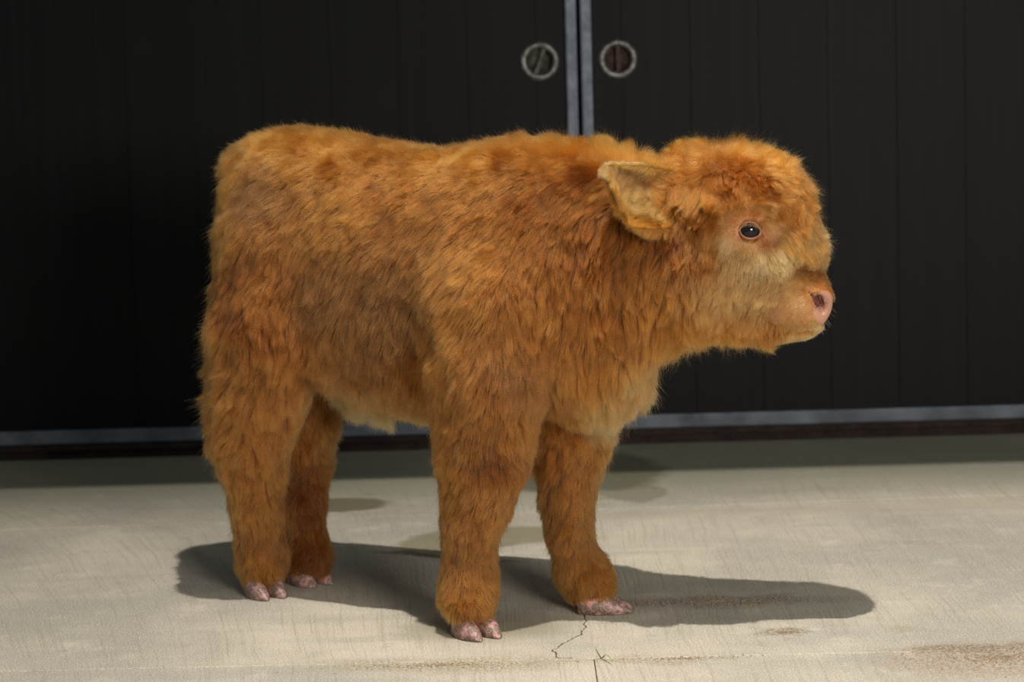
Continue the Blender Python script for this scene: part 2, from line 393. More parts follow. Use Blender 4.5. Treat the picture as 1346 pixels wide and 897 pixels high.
cap(at(1096, 358, 2.88), at(1096, 358, 2.99), .0115, .0115, .008, True)
cap(at(1092, 356, 2.910), at(1052, 350, 2.896), .0085, .0060, .006, True)
cap(at(1034, 430, 2.912), at(1076, 434, 2.914), .0035, .0030, .003, True)
# surface nets
V = D
I = V < 0
nx, ny, nz = V.shape
cell_any = np.zeros((nx-1, ny-1, nz-1), bool); first = I[:-1, :-1, :-1]
offs = [(a, b, c_) for a in (0, 1) for b in (0, 1) for c_ in (0, 1)]
vw = lambda A, o: A[o[0]:nx-1+o[0], o[1]:ny-1+o[1], o[2]:nz-1+o[2]]
for o in offs: cell_any |= vw(I, o) != first
ci = np.argwhere(cell_any); idx = np.full(cell_any.shape, -1, np.int64); idx[tuple(ci.T)] = np.arange(len(ci))
acc = np.zeros((len(ci), 3)); cnt = np.zeros(len(ci))
G3 = (gx, gy, gz)
for ax in range(3):
    for o in offs:
        if o[ax]: continue
        o2 = list(o); o2[ax] = 1
        ia = ci+np.array(o); ib = ci+np.array(o2)
        va, vb = V[tuple(ia.T)], V[tuple(ib.T)]; m = (va < 0) != (vb < 0)
        t = np.where(m, va/np.where(m, va-vb, 1), 0)
        for j in range(3):
            pa, pb = G3[j][ia[:, j]], G3[j][ib[:, j]]; acc[:, j] += np.where(m, pa+(pb-pa)*t, 0)
        cnt += m
VERT = acc/cnt[:, None]
quads = []
for ax in range(3):
    u, v = (ax+1) % 3, (ax+2) % 3
    A = I.take(range(0, V.shape[ax]-1), ax); B = I.take(range(1, V.shape[ax]), ax)
    e = np.argwhere(A != B); e = e[(e[:, u] > 0) & (e[:, v] > 0) & (e[:, u] < V.shape[u]-1) & (e[:, v] < V.shape[v]-1)]
    fl = A[tuple(e.T)]; c = []
    for du, dv in ((0, 0), (1, 0), (1, 1), (0, 1)):
        q = e.copy(); q[:, u] -= du; q[:, v] -= dv; c.append(idx[tuple(q.T)])
    c = np.stack(c, 1); c[~fl] = c[~fl][:, ::-1]; quads.append(c)
QUAD = np.concatenate(quads)
def normals(Vt, Q):
    a, b, c, d = (Vt[Q[:, i]] for i in range(4)); fn = np.cross(c-a, d-b)
    vn = np.zeros_like(Vt)
    for i in range(4): np.add.at(vn, Q[:, i], fn)
    return vn/np.maximum(np.linalg.norm(vn, axis=1, keepdims=True), 1e-12), np.linalg.norm(fn, axis=1)/2
for _ in range(2):  # light smoothing
    s = np.zeros_like(VERT); n_ = np.zeros(len(VERT))
    for i in range(4):
        for j in (1, 3):
            np.add.at(s, QUAD[:, i], VERT[QUAD[:, (i+j) % 4]]); np.add.at(n_, QUAD[:, i], 1)
    VERT = VERT*.5+.5*s/n_[:, None]
VN, FA = normals(VERT, QUAD)

# ------------------------------------------------------------------ coat: guides (where, how it lies, how long, what colour)
OR, OR2, TOP, BRN, RED, PALE, CREAM, FACE, LEG, DK = (s2l(*c) for c in ((178, 110, 48), (166, 98, 38), (196, 122, 50), (146, 94, 50), (142, 80, 24), (214, 166, 110), (236, 190, 138), (198, 142, 90), (168, 104, 48), (122, 66, 20)))  # DK spots paint shade into the coat: thigh, knee, far hind leg
GD = [  # px, py, y, dir x, dir down, length mm, lift, clump, colour
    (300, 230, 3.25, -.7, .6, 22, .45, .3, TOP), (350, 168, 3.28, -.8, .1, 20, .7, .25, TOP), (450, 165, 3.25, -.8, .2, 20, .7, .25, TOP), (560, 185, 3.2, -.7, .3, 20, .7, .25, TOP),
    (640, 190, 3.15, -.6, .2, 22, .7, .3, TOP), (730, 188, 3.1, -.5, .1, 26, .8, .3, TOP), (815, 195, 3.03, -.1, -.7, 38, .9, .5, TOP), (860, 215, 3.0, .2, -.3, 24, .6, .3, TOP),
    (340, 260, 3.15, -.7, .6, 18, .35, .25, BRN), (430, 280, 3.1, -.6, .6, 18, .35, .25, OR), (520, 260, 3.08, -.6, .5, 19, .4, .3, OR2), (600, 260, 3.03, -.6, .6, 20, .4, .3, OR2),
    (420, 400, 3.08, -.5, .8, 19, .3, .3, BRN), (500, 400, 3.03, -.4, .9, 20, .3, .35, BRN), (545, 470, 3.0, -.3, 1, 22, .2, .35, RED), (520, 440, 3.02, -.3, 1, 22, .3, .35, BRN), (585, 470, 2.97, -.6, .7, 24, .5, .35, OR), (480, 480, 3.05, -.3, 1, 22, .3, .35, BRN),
    (330, 370, 3.12, -.5, .9, 26, .45, .5, OR2), (290, 320, 3.2, -.5, .9, 24, .4, .4, OR), (278, 430, 3.15, -.7, .6, 34, .6, .5, OR), (310, 360, 3.1, -.2, 1, 30, .3, .6, DK), (312, 410, 3.1, -.1, 1, 32, .3, .6, DK), (345, 440, 3.08, .1, 1, 28, .3, .6, RED), (330, 400, 3.09, .1, 1, 28, .5, .6, OR2), (300, 500, 3.13, -.7, .6, 36, .55, .6, LEG), (350, 470, 3.1, -.2, 1, 28, .4, .5, LEG),
    (295, 570, 3.17, -.6, .7, 34, .5, .6, LEG), (350, 570, 3.15, .2, 1, 26, .35, .5, LEG), (320, 640, 3.2, -.1, 1, 22, .35, .5, LEG), (345, 700, 3.2, .2, 1, 18, .3, .4, LEG), (345, 755, 3.2, .0, 1, 17, .4, .35, OR),
    (410, 540, 3.3, 0, 1, 24, .4, .45, LEG), (400, 650, 3.3, 0, 1, 18, .35, .4, DK), (405, 745, 3.28, .1, 1, 16, .4, .3, DK),
    (650, 330, 2.98, -.6, .8, 22, .35, .35, OR), (620, 420, 2.97, -.6, .8, 24, .35, .4, OR), (700, 420, 2.95, -.2, 1, 26, .35, .45, OR), (610, 500, 2.95, -.5, .9, 26, .35, .45, LEG), (680, 500, 2.95, -.1, 1, 30, .35, .5, BRN),
    (700, 270, 2.98, -.5, .6, 22, .4, .35, RED), (760, 250, 2.95, -.4, .6, 24, .4, .35, RED), (790, 320, 2.92, -.1, 1, 30, .4, .85, RED), (760, 370, 2.93, -.1, 1, 30, .4, .5, OR2),
    (800, 400, 2.92, .0, 1, 36, .4, .9, OR2), (860, 390, 2.9, -.1, 1, 30, .4, .9, OR), (780, 480, 2.95, 0, 1, 36, .4, .65, OR), (830, 520, 2.97, .1, 1, 34, .45, .6, FACE), (800, 550, 3.0, .1, 1, 40, .45, .6, PALE),
    (740, 560, 3.05, .1, 1, 32, .4, .5, OR2), (900, 440, 2.9, 0, 1, 38, .4, .65, OR), (960, 440, 2.9, .05, 1, 34, .4, .6, OR), (1000, 455, 2.9, .2, 1, 24, .4, .5, OR),
    (590, 570, 2.94, -.8, .6, 22, .3, .45, LEG), (640, 560, 2.94, -.4, .9, 22, .3, .5, LEG), (680, 580, 2.94, 0, 1, 26, .35, .6, LEG), (650, 610, 2.94, .2, .9, 20, .4, .6, DK), (600, 640, 2.94, -.7, .7, 18, .25, .5, OR), (650, 650, 2.95, -.5, .8, 20, .3, .5, LEG), (620, 720, 2.96, -.1, 1, 17, .2, .4, LEG), (600, 785, 2.96, -.2, 1, 20, .45, .4, OR), (640, 785, 2.96, .2, 1, 20, .45, .4, OR),
    (720, 590, 3.07, -.1, 1, 24, .3, .5, RED), (770, 600, 3.07, -.3, 1, 20, .25, .5, LEG), (735, 690, 3.06, -.4, 1, 22, .3, .45, LEG), (765, 700, 3.06, 0, 1, 16, .2, .45, LEG), (790, 765, 3.06, .4, .9, 16, .35, .4, OR), (755, 770, 3.06, -.2, 1, 18, .35, .4, OR),
    (500, 550, 3.1, .1, 1, 28, .5, .4, LEG), (480, 552, 3.15, 0, 1, 44, 1.2, .6, CREAM), (530, 550, 3.15, 0, 1, 26, .8, .6, FACE),
    (960, 195, 2.95, .1, -.7, 34, .9, .45, TOP), (905, 200, 2.96, -.1, -.8, 32, .9, .5, TOP), (1010, 205, 2.93, .5, -.3, 27, .7, .45, TOP), (960, 240, 2.9, .1, .5, 26, .6, .8, OR2), (985, 250, 2.9, .5, .6, 24, .5, .5, OR2), (1028, 275, 2.9, .3, 1, 24, .4, .5, OR2), (900, 225, 2.92, -.2, -.2, 24, .6, .4, OR2),
    (1050, 250, 2.92, .7, .4, 26, .5, .85, OR), (1070, 310, 2.92, .5, .8, 26, .5, .8, FACE), (1040, 290, 2.9, .5, .8, 26, .4, .85, OR), (1065, 342, 2.92, .4, .8, 15, .5, .6, FACE), (1062, 356, 2.92, -.6, .3, 6, .2, .3, RED), (1062, 368, 2.92, -.5, -.2, 9, .4, .3, FACE), (1010, 240, 2.9, .6, .4, 28, .5, .8, OR),
    (955, 290, 2.89, -.6, -.5, 12, .3, .2, FACE), (985, 275, 2.89, .1, -.6, 11, .3, .2, FACE), (955, 320, 2.89, -.6, .5, 11, .25, .2, CREAM), (985, 330, 2.89, -.1, 1, 11, .25, .2, PALE), (1015, 340, 2.89, -.1, .9, 16, .3, .5, PALE), (1015, 300, 2.89, .5, .2, 12, .3, .3, FACE), (1009, 318, 2.89, .4, .8, 9, .2, .2, RED), (1022, 335, 2.89, .4, .9, 18, .35, .6, CREAM), (1000, 345, 2.89, .0, 1, 14, .3, .4, CREAM),
    (925, 330, 2.9, -.3, 1, 24, .4, .5, OR2), (938, 285, 2.9, -.1, 1, 26, .6, .6, RED), (938, 320, 2.9, -.2, 1, 26, .6, .6, OR2), (880, 320, 2.9, -.1, 1, 26, .3, .7, RED), (830, 320, 2.9, -.1, 1, 28, .3, .6, RED), (960, 380, 2.88, -.5, 1, 22, .35, .5, FACE), (1010, 380, 2.89, -.6, .6, 18, .35, .4, FACE), (925, 260, 2.89, -.2, 1, 26, .4, .6, OR),
    (1040, 375, 2.9, -.8, .3, 10, .25, .3, FACE), (1050, 400, 2.9, -.8, .3, 6.5, .3, .2, PALE), (1070, 380, 2.9, -.5, -.2, 6.5, .3, .2, FACE), (1035, 410, 2.9, -.5, .7, 8, .3, .3, FACE), (1050, 432, 2.9, .1, 1, 8, .5, .3, FACE), (1072, 435, 2.92, .4, 1, 8, .6, .2, PALE), (1020, 435, 2.9, 0, 1, 9, .4, .4, OR)]
GP = np.array([at(*g_[:3]) for g_ in GD]); GP[:, 1] *= .3
GV = np.array([(g_[3], -g_[4], g_[5], g_[6], g_[7], *g_[8]) for g_ in GD]); 
nn_ = np.linalg.norm(GV[:, :2], axis=1, keepdims=True); GV[:, :2] /= nn_
COAT = np.array((.58, .575, .48))
GV[:, 5:8] *= COAT
def groom(P):
    out = np.zeros((len(P), GV.shape[1]))
    Q = P*np.array((1, .3, 1))
    for i in range(0, len(P), 20000):
        d2 = ((Q[i:i+20000, None, :]-GP[None])**2).sum(-1)+1.5e-5
        wgt = d2**-1.75; out[i:i+20000] = (wgt @ GV)/wgt.sum(1, keepdims=True)
    return out
LAT = rng.random((3, 24, 24, 24)).astype(np.float32)*2-1
def vnoise(P, f):
    q = P*f+50; i = np.floor(q).astype(int); u = q-i; u = u*u*(3-2*u); res = np.zeros((len(P), 3))
    for a in (0, 1):
        for b in (0, 1):
            for c in (0, 1):
                wt = (u[:, 0] if a else 1-u[:, 0])*(u[:, 1] if b else 1-u[:, 1])*(u[:, 2] if c else 1-u[:, 2])
                res += wt[:, None]*LAT[:, (i[:, 0]+a) % 24, (i[:, 1]+b) % 24, (i[:, 2]+c) % 24].T
    return res
def unit(v): return v/np.maximum(np.linalg.norm(v, axis=-1, keepdims=True), 1e-9)
def surf_y(x, z, near=True):
    m = (np.abs(VERT[:, 0]-x) < .004) & (np.abs(VERT[:, 2]-z) < .004)
    return VERT[m, 1].min() if near else VERT[m, 1].max()
NOSE = at(1081, 402, 2.93)
def bald(P):
    """skin without hair: nose pad, nostrils, lids, mouth slit"""
    b = np.zeros(len(P), bool)
    q = (P-NOSE)/np.array((.0150, .05, .022)); b |= (q[:, 0]**2+q[:, 2]**2 < 1) & (np.abs(P[:, 1]-2.93) < .05)
    b |= ((P[:, 0]-EYE[0])/.0165)**2+((P[:, 2]-EYE[2])/.0135)**2 < 1
    return b
# skin colours
g = NT('calf_skin'); at_ = g.n('ShaderNodeAttribute'); at_.attribute_name = 'tint'
M_SKIN = g.out(g.mix(.35, at_.outputs['Color'], at_.outputs['Color']), .7, g.bump(g.noise(g.geo(), 700, 3), .3, .001), spec=.4)
g.b.inputs['Subsurface Weight'].default_value = .0
calf = empty('highland_calf', BASE)
tag(calf, 'shaggy ginger calf standing side-on on the concrete, facing right', 'calf')
bme = bpy.data.meshes.new('body'); L0 = VERT-BASE
bme.vertices.add(len(L0)); bme.vertices.foreach_set('co', L0.astype(np.float32).ravel())
bme.loops.add(len(QUAD)*4); bme.loops.foreach_set('vertex_index', QUAD.ravel().astype(np.int32))
bme.polygons.add(len(QUAD)); bme.polygons.foreach_set('loop_start', np.arange(0, len(QUAD)*4, 4, dtype=np.int32)); bme.polygons.foreach_set('loop_total', np.full(len(QUAD), 4, np.int32))
bme.polygons.foreach_set('use_smooth', np.ones(len(QUAD), bool)); bme.update(); bme.validate()
body = link('body', bme, M_SKIN, calf)
gv = groom(VERT); tint = gv[:, 5:8]*.45  # coat colour darkened so gaps in the fur look shaded
pink = np.array(s2l(168, 118, 82)); nose = np.array(s2l(176, 130, 106)); dark = np.array(s2l(84, 36, 30)); lid = np.array(s2l(160, 108, 76))
de = np.hypot((VERT[:, 0]-EYE[0])/.034, (VERT[:, 2]-EYE[2])/.028); k_ = np.clip(1.4-de, 0, 1)[:, None]*(VERT[:, 0:1] > .2); tint = tint*(1-k_)+lid*k_
dm = np.hypot((VERT[:, 0]-at(1066, 405, 2.93)[0])/.04, (VERT[:, 2]-at(1066, 405, 2.93)[2])/.036); k_ = np.clip(2.2-1.6*dm, 0, 1)[:, None]; tint = tint*(1-k_)+pink*k_
tint[bald(VERT) & (de > 1)] = nose
for sy in (-1, 1):
    c_ = at(1072, 396, NY[sy]-sy*.009); k_ = np.clip(1.9-np.linalg.norm((VERT-c_)/np.array((.0105, .011, .0085)), axis=1), 0, 1)[:, None]; tint = tint*(1-k_)+dark*k_
ca = bme.color_attributes.new('tint', 'FLOAT_COLOR', 'POINT'); ca.data.foreach_set('color', np.c_[tint, np.ones(len(tint))].astype(np.float32).ravel())

# hair material
g = NT('calf_hair'); g.t.nodes.remove(g.b)
hb = g.n('ShaderNodeBsdfHairPrincipled'); hb.parametrization = 'COLOR'
a1 = g.n('ShaderNodeAttribute'); a1.attribute_name = 'tint'
g.l(a1.outputs['Color'], hb.inputs['Color']); hb.inputs['Roughness'].default_value = .45; hb.inputs['Radial Roughness'].default_value = .55; hb.inputs['Coat'].default_value = 0; hb.inputs['IOR'].default_value = 1.36
g.l(hb.outputs[0], [n for n in g.t.nodes if n.type == 'OUTPUT_MATERIAL'][0].inputs['Surface'])
M_HAIR = g.m
NP_ = 7
def grow(name, parent, P, N, T, L, lift, clump, col, rad, nclump, origin, wav=.12, seed=0):
    """hair strands: root P, normal N, groom direction T, length L; locks gather round clump centres"""
    n = len(P); r_ = np.random.default_rng(seed+11)
    T = unit(T-N*(T*N).sum(1, keepdims=True))
    cj = vnoise(P, 38)*.30+vnoise(P+3, 110)*.22+r_.normal(0, .13, (n, 3))
    lift = lift*(1+.5*vnoise(P+9, 45)[:, 0])
    dirs = unit(T*(1-.35*lift[:, None])+N*lift[:, None]+cj*(.6+.6*lift[:, None]))
    L = L*(.82+.25*vnoise(P+5, 60)[:, 0]+r_.uniform(-.2, .22, n))
    ts = np.linspace(0, 1, NP_)
    grav = np.array((0, 0, -1.))
    pts = np.zeros((n, NP_, 3)); pts[:, 0] = P-N*.001
    cur = unit(dirs*.75+N*.55)
    for k in range(1, NP_):
        cur = unit(cur*.55+dirs*.45+grav*.10*ts[k]*(1-.6*np.clip(lift, 0, 1))[:, None])
        pts[:, k] = pts[:, k-1]+cur*(L/(NP_-1))[:, None]
    wv = (vnoise(P*1., 120)+.5*vnoise(P+7, 300))*(L*(wav+.22*((P[:, 0] > .20) & (L > .018))))[:, None]
    pts += wv[:, None, :]*(ts**1.5)[None, :, None]*np.sin(ts*4)[None, :, None]
    for frac, (nc, amt) in enumerate(((nclump, .75), (max(nclump//14, 1), .55))):
        cc = r_.choice(n, min(nc, n), replace=False); kd = KDTree(len(cc))
        for j, q in enumerate(cc): kd.insert(P[q], j)
        kd.balance()
        near = np.array([cc[kd.find(p)[1]] for p in P])
        lockshade = r_.uniform(.82, 1.18, n)[near]*(1 if frac == 0 else lockshade)
        wgt = (clump*amt)[:, None]*(ts**1.2)[None]
        off = pts[near]-pts
        sc_ = np.minimum(1, (.016 if frac == 0 else .03)/np.maximum(np.linalg.norm(off[:, -1], axis=1), 1e-6))
        pts = pts+off*wgt[:, :, None]*sc_[:, None, None]
    hc = bpy.data.hair_curves.new(name); hc.add_curves([NP_]*n)
    hc.attributes['position'].data.foreach_set('vector', (pts-origin).astype(np.float32).ravel())
    ra = hc.attributes.get('radius') or hc.attributes.new('radius', 'FLOAT', 'POINT')
    ra.data.foreach_set('value', ((rad*(.8+.4*r_.random(n)))[:, None]*np.array([1, 1, .95, .85, .7, .45, .12])[None]).astype(np.float32).ravel())
    cv = col*(lockshade*(1+r_.uniform(-.2, .2, n))+.14*vnoise(P+21, 55)[:, 0]+.10*vnoise(P+33, 14)[:, 0])[:, None]
    tc = np.clip(cv[:, None, :]*np.linspace(.5, 1.28, NP_)[None, :, None], 0, .95)  # roots darkened, tips lightened: paints dark gaps between the locks
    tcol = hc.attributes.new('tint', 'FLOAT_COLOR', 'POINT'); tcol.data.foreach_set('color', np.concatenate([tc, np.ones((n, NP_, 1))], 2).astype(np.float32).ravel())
    o = bpy.data.objects.new(name, hc); C.objects.link(o); hc.materials.append(M_HAIR); o.parent = parent
    tag(o, kind='stuff')
    return o
FACTOR = 1.0
def body_fur(n):
    fc = VERT[QUAD].mean(1); fn = unit(VN[QUAD].sum(1))
    dens = FA.copy()
    dens *= np.where((fn @ unit(np.array((.05, -1., .15)))) < -.35, .35, 1)        # thinner on the side turned away
    hd = fc[:, 0] > .24; dens *= np.where(hd, 1.9, 1)
    mz = (fc[:, 0] > at(1030, 400, 2.93)[0]) & (fc[:, 2] < at(1030, 360, 2.93)[2]); dens *= np.where(mz, 3, 1)
    dens[fc[:, 2] < .018] = 0
    f = rng.choice(len(QUAD), n, p=dens/dens.sum()); u, v = rng.random(n)[:, None], rng.random(n)[:, None]
    a, b, c, d = (QUAD[f, i] for i in range(4))
    bl = lambda A: (A[a]*(1-u)*(1-v)+A[b]*u*(1-v)+A[c]*u*v+A[d]*(1-u)*v)
    P, N = bl(VERT), unit(bl(VN)); m = ~bald(P); P, N = P[m], N[m]
    gv = groom(P)
    T = np.c_[gv[:, 0], np.zeros(len(P)), gv[:, 1]]
    # hair on surfaces facing fore or aft keeps flowing back and down
    T = T+np.array((0, .0, -.15))
    L = gv[:, 2]*1e-3; rad = np.where(L < .012, .00011, .00013)
    fly = rng.random(len(P)) < .05; cl_ = np.where(fly, 0, gv[:, 4]); L = np.where(fly, L*1.25, L); rad = np.where(fly, rad*.7, rad)
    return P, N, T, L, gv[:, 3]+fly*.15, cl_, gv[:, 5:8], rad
P, N, T, L, lf, cl, co, rad = body_fur(int(800000*FACTOR))
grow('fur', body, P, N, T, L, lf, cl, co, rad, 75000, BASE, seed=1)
# ------------------------------------------------------------------ eyes
g = NT('eyeball'); M_EYE = g.out(s2l(16, 12, 18), .05, spec=.35)
M_LID = NT('eyelid_skin').out(s2l(138, 90, 62), .5)
for sy, nm in ((-1, 'eye'), (1, 'eye')):
    R_ = ER; ec = EC[sy]
    bm = bmesh.new(); bmesh.ops.create_uvsphere(bm, u_segments=32, v_segments=20, radius=R_)
    me = bpy.data.meshes.new('eye'); bm.to_mesh(me); bm.free(); me.polygons.foreach_set('use_smooth', [True]*len(me.polygons))
    e = link('eye', me, M_EYE, calf); e.location = ec-BASE; tag(e, 'dark glossy eye')
    # lids: a ring from the almond opening, over a rounded rim, out to the skin
    v, f = [], []; n = 48
    for i in range(n):
        a = 2*math.pi*i/n; ca_, sa = math.cos(a), math.sin(a)
        al = 1+.16*max(0, math.cos(a+.45))**6                       # inner corner drawn towards the nose
        for rx, rz, lift_ in ((.0118, .0088, .0002), (.0124, .0094, .0016), (.0134, .0106, .0024), (.0150, .0124, .0012), (.0180, .0158, -.0018), (.023, .021, -.005)):
            x, z = rx*ca_*al, rz*sa*(1.12 if sa > 0 else 1)
            yy = math.sqrt(max(R_**2-min(x*x+z*z, (R_*.93)**2), 0))+lift_-(.003 if lift_ < 0 else 0)
            v.append((x, sy*yy, z))
    m = 6
    for i in range(n):
        j = (i+1) % n
        for k in range(m-1): f.append((i*m+k, i*m+k+1, j*m+k+1, j*m+k))
    ld = from_py('eyelid', v, f, M_LID, calf, True); ld.location = ec-BASE; ld.rotation_euler = (0, .12, 0)
# ------------------------------------------------------------------ hooves
g = NT('hoof_horn'); tc = g.n('ShaderNodeTexCoord').outputs['Object']; n_ = g.noise(tc, 75, 4, .65); n2 = g.noise(tc, 420, 3, .7)
c_ = g.mix(g.rng(n_, .45, .63), s2l(100, 82, 70), s2l(172, 124, 124)); c_ = g.mix(g.rng(n2, .5, .66, 0, .55), c_, s2l(198, 166, 158)); c_ = g.mix(g.rng(n2, .3, .42, .35, 0), c_, s2l(84, 66, 56))
M_HOOF = g.out(c_, .5, g.bump(n2, .5, .0008), spec=.5)
def claw(p, heading, L, Wd, Ht, toe=0.):
    h = unit(np.array((*heading, 0.))); sd = np.array((-h[1], h[0], 0)); v, f = [], []; nu, nv = 14, 16
    for i in range(nu):
        u = i/(nu-1); hw = Wd/2*(1-u**3.2)**.5*(.82+.25*math.sin(math.pi*min(1, u*1.1))); top = Ht*(1-u)**.62*(1-.15*u)+.0035*(1-u**6); x = L*(u-.5)
        hw = max(hw, .0006); top = max(top, .001)
        for j in range(nv):
            a = 2*math.pi*j/nv; cy, cz = math.cos(a), math.sin(a)
            yy = hw*(abs(cy)**.75)*(1 if cy > 0 else -1)
            zz = top*(abs(cz)**.8) if cz > 0 else -.0
            yy *= 1-.28*max(0, cz)**1.5
            q = p+h*(x-(.10*zz))+sd*(yy+toe*u*u*Wd); v.append((q[0]-BASE[0], q[1]-BASE[1], .0012+zz))
    for i in range(nu-1):
        for j in range(nv): k = (j+1) % nv; f.append((i*nv+j, i*nv+k, (i+1)*nv+k, (i+1)*nv+j))
    f.append(list(range(nv))[::-1]); f.append([(nu-1)*nv+j for j in range(nv)])
    me = bpy.data.meshes.new('hoof'); me.from_pydata([tuple(q) for q in v], [], f); bm = bmesh.new(); bm.from_mesh(me); bmesh.ops.recalc_face_normals(bm, faces=bm.faces); bm.to_mesh(me); bm.free()
    me.polygons.foreach_set('use_smooth', [True]*len(me.polygons)); return link('hoof', me, M_HOOF, calf)
for c0, hd_, sep, (L_, W_, H_) in (
        ((-.056, 2.960), (.50, -.86), .0320, (.056, .030, .034)), ((.118, 3.074), (.985, -.17), .020, (.074, .028, .035)),
        ((-.362, 3.214), (.48, -.88), .0300, (.054, .029, .033)), ((-.303, 3.286), (.62, -.78), .0320, (.054, .030, .032))):
    h = unit(np.array(hd_)); s2 = np.array((-h[1], h[0]))
    for s in (-1, 1): claw(np.array((c0[0]+s2[0]*s*sep/2, c0[1]+s2[1]*s*sep/2, 0)), hd_, L_, W_, H_, -s*.06)
# ------------------------------------------------------------------ ears
def ear(mirror):
    nu, nv = 40, 26
    B0, B1 = at(915, 234, 2.938), at(915, 290, 2.925)       # root: upper and lower end
    T0 = at(799, 214, 2.880)
    top = lambda u: B0*(1-u)+T0*u+np.array((0, -.004, .006))*math.sin(math.pi*u)
    low_pts = [at(912, 292, 2.925), at(885, 303, 2.885), at(855, 300, 2.862), at(833, 288, 2.862), at(818, 266, 2.866), at(806, 240, 2.872), at(799, 218, 2.879)]
    def low(u):
        t = u*(len(low_pts)-1); i = min(int(t), len(low_pts)-2); w_ = t-i; w_ = w_
        p0, p1, p2, p3 = low_pts[max(i-1, 0)], low_pts[i], low_pts[i+1], low_pts[min(i+2, len(low_pts)-1)]
        return .5*((2*p1)+(p2-p0)*w_+(2*p0-5*p1+4*p2-p3)*w_**2+(3*p1-p0-3*p2+p3)*w_**3)
    inner = np.zeros((nu, nv, 3))
    for i in range(nu):
        u = i/(nu-1); a, b = top(u), low(u); wdt = np.linalg.norm(b-a)
        for j in range(nv):
            v_ = j/(nv-1); cup_ = math.sin(math.pi*v_)**.8*wdt*.34*(1-.35*u)
            inner[i, j] = a*(1-v_)+b*v_+np.array((0, 1, .08))*cup_
    def nrm(G_):
        du = np.gradient(G_, axis=0); dv = np.gradient(G_, axis=1); return unit(np.cross(du, dv))
    NI = nrm(inner); NI *= -np.sign(NI[..., 1:2]+1e-9)          # facing the viewer side
    outer = inner-NI*.0035
    if mirror:
        for A in (inner, outer, NI):
            pass
        mid = 2.958
        def mir(A, vec=False):
            A = A.copy(); A[..., 1] = -A[..., 1] if vec else 2*mid-A[..., 1]
            return A
        inner, outer, NI = mir(inner), mir(outer), mir(NI, True)
    v = np.concatenate([inner.reshape(-1, 3), outer.reshape(-1, 3)]); f = []; o_ = nu*nv
    for i in range(nu-1):
        for j in range(nv-1):
            q = (i*nv+j, i*nv+j+1, (i+1)*nv+j+1, (i+1)*nv+j); f.append(q); f.append(tuple(o_+k for k in q[::-1]))
    rim = [(0, j) for j in range(nv)]+[(i, nv-1) for i in range(1, nu)]+[(nu-1, j) for j in range(nv-2, -1, -1)]+[(i, 0) for i in range(nu-2, 0, -1)]
    rim = [a*nv+b for a, b in rim]
    for a, b in zip(rim, rim[1:]+rim[:1]): f.append((a, b, o_+b, o_+a))
    e = from_py('ear', v-BASE, f, M_EARSKIN, calf, True)
    tag(e, 'ear held out with long pale hair inside it' if not mirror else None)
    n = 36000 if not mirror else 6000
    ii, jj = rng.random(n)*(nu-1.001), rng.random(n)*(nv-1.001); i0, j0 = ii.astype(int), jj.astype(int); fu, fv = (ii-i0)[:, None], (jj-j0)[:, None]
    bl = lambda A: A[i0, j0]*(1-fu)*(1-fv)+A[i0+1, j0]*fu*(1-fv)+A[i0+1, j0+1]*fu*fv+A[i0, j0+1]*(1-fu)*fv
    U, V_ = ii/(nu-1), jj/(nv-1)
    P = bl(inner); N = unit(bl(NI))
    dsh = np.array((-.8, 0, -.75))*(.35+V_[:, None])+np.array((-.7, 0, .05))*(1-V_[:, None])
    L_ = .020+.012*np.sin(math.pi*V_)+.010*(V_ > .75)
    L_ = np.where(V_ < .12, .008, L_)
    pale, rimc, inn = np.array(s2l(206, 160, 108)), np.array(s2l(226, 166, 88)), np.array(s2l(150, 104, 64))
    k_ = np.clip((V_-.2)*2.2, 0, 1)[:, None]; col = inn*(1-k_)+pale*k_; col = np.where(V_[:, None] < .14, rimc, col); col = np.where(V_[:, None] > .86, np.array(s2l(196, 130, 60)), col)*COAT  # inner hair darker below the top rim, its shadow put into the colour
    grow('fur', e, P, N, dsh, L_, np.full(n, .22), np.full(n, .35), col, np.full(n, .00013), 900, BASE, seed=3)
    rp = np.concatenate([inner[:, 0], inner[::-1, -1]]); nr = 5200; t = rng.random(nr)*(len(rp)-1.001); i_ = t.astype(int); w_ = (t-i_)[:, None]
    P = rp[i_]*(1-w_)+rp[i_+1]*w_+rng.normal(0, .0012, (nr, 3)); ctr = inner.reshape(-1, 3).mean(0); N = unit(P-ctr+np.array((0, -.02, 0)))
    lowr = (i_ >= nu)[:, None]
    grow('fur', e, P, N, np.tile(np.array((-.8, 0, -.1)), (nr, 1))+lowr*np.array((.2, 0, -.9)), np.where(lowr[:, 0], .018, .008), np.full(nr, .6), np.full(nr, .3), np.where(lowr, np.array(s2l(196, 130, 62)), np.array(s2l(228, 168, 92)))*COAT, np.full(nr, .00013), 500, BASE, seed=5)
    P = bl(outer); N = -unit(bl(NI)); m = len(P)
    grow('fur', e, P, N, np.tile(np.array((-.8, 0, -.4)), (m, 1)), np.full(m, .014), np.full(m, .35), np.full(m, .3), np.tile(np.array(s2l(200, 126, 54))*COAT, (m, 1)), np.full(m, .00016), 300, BASE, seed=4)
M_EARSKIN = NT('ear_skin').out(s2l(128, 86, 58), .6)
ear(False); ear(True)
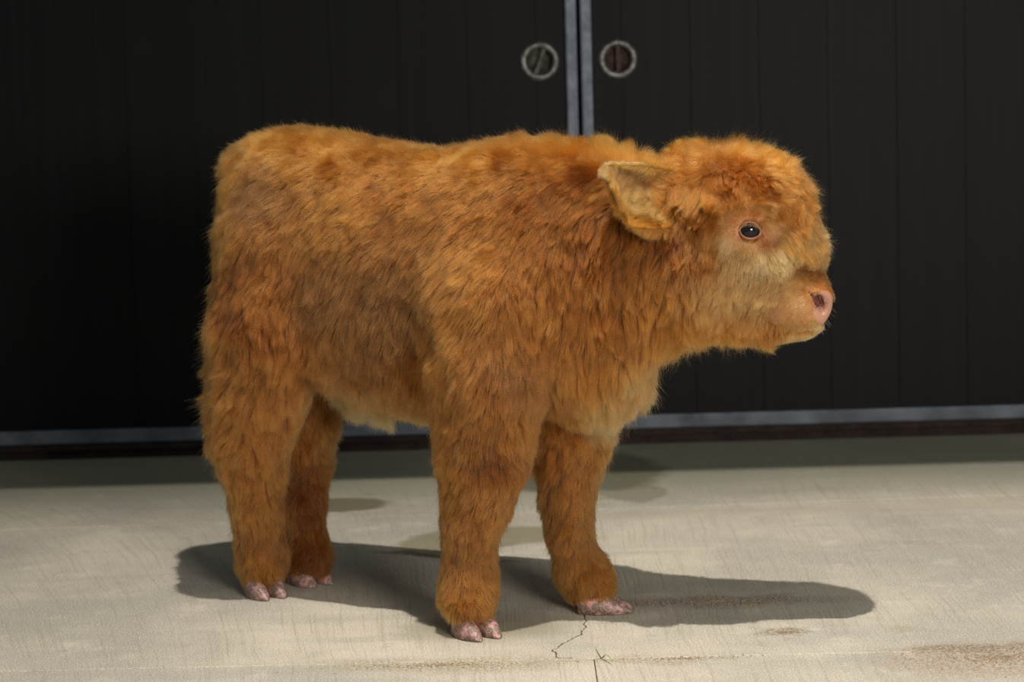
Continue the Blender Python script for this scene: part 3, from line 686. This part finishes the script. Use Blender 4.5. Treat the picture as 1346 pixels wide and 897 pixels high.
# tufts: long hair hanging before the ear and whiskers round the nose
def locks(name, base_pts, n, spread, T, L_, col, rad, clump, lift, nc, seed):
    bp = np.array(base_pts); t = rng.random(n)*(len(bp)-1.001); i = t.astype(int); w_ = (t-i)[:, None]
    P = bp[i]*(1-w_)+bp[i+1]*w_+rng.normal(0, spread, (n, 3))*np.array((1, .35, 1)); N = np.tile(np.array((0, -1., 0)), (n, 1))
    sel = np.flatnonzero(VN[:, 2] < -.6) if lift > 1 and T[2] < 0 else np.flatnonzero(VN[:, 2] > .5) if lift > 1 else np.flatnonzero(VN[:, 1] < -.1); kd = KDTree(len(sel))
    for j, q in enumerate(VERT[sel]): kd.insert(q, j)
    kd.balance(); near = np.array([sel[kd.find(q)[1]] for q in P]); P = VERT[near]+rng.normal(0, .0015, (n, 3)); N = VN[near]
    return grow(name, body, P, N, np.tile(np.array(T, float), (n, 1)), np.full(n, L_), np.full(n, lift), np.full(n, clump), np.tile(np.array(col)*COAT, (n, 1)), np.full(n, rad), nc, BASE, seed=seed)
locks('temple_lock', [at(888, 236, 2.893), at(915, 236, 2.889), at(938, 255, 2.887)], 9000, .006, (-.2, 0, -1), .050, s2l(170, 110, 52), .00013, .8, .25, 60, 21)
locks('temple_lock', [at(905, 262, 2.890), at(925, 275, 2.888), at(935, 300, 2.887)], 6000, .006, (-.3, 0, -1), .040, s2l(160, 102, 48), .00013, .8, .25, 50, 22)
locks('forelock', [at(1030, 312, 2.90), at(1058, 322, 2.905), at(1078, 322, 2.92)], 7000, .006, (.35, 0, -1), .026, s2l(190, 128, 66), .00012, .7, .35, 120, 23)
locks('belly_tuft', [at(438, 528, 3.20), at(470, 535, 3.17), at(500, 545, 3.12)], 6500, .007, (-.05, 0, -1), .052, s2l(206, 168, 120), .00012, .6, 1.3, 200, 24)
locks('mane_tuft', [at(796, 195, 3.04), at(815, 190, 3.03), at(832, 198, 3.01)], 4200, .006, (-.1, 0, 1), .036, s2l(198, 124, 52), .00012, .6, 1.3, 120, 25)
locks('poll_tuft', [at(885, 205, 2.97), at(902, 200, 2.96), at(915, 200, 2.96)], 3000, .006, (-.1, 0, 1), .030, s2l(198, 124, 52), .00012, .6, 1.3, 120, 26)
def lashes():
    a = rng.uniform(.25, 2.9, 420); ec = EC[-1]
    P = ec+np.stack([.0136*np.cos(a), -np.full(len(a), .0098), .0112*np.sin(a)], 1); D_ = np.stack([np.cos(a)*.7, -np.full(len(a), .9), np.sin(a)*.15-.1], 1)
    grow('lashes', body, P, unit(D_+np.array((0, 0, .6))), D_, np.full(len(a), .0075), np.full(len(a), .3), np.full(len(a), .1), np.tile(np.array(s2l(206, 156, 104)), (len(a), 1)), np.full(len(a), .00012), 60, BASE, seed=9)
lashes()
def whiskers():
    P, D_ = [], []
    for _ in range(70):
        px, py = rng.uniform(1052, 1092), rng.uniform(376, 440); x, _, z = at(px, py, 2.93)
        m = (np.abs(VERT[:, 0]-x) < .005) & (np.abs(VERT[:, 2]-z) < .005)
        if not m.any(): continue
        i = rng.choice(np.flatnonzero(m)); P.append(VERT[i]); D_.append(VN[i]+np.array((.5, -.1, -.15)))
    n = len(P); P, D_ = np.array(P), unit(np.array(D_)+rng.normal(0, .2, (len(P), 3)))
    grow('whiskers', body, P, unit(D_), D_+np.array((0, 0, -.3)), np.full(n, .013), np.full(n, 1.2), np.full(n, .0), np.tile(np.array(s2l(226, 184, 130)), (n, 1)), np.full(n, .00016), 5, BASE, seed=6)
whiskers()
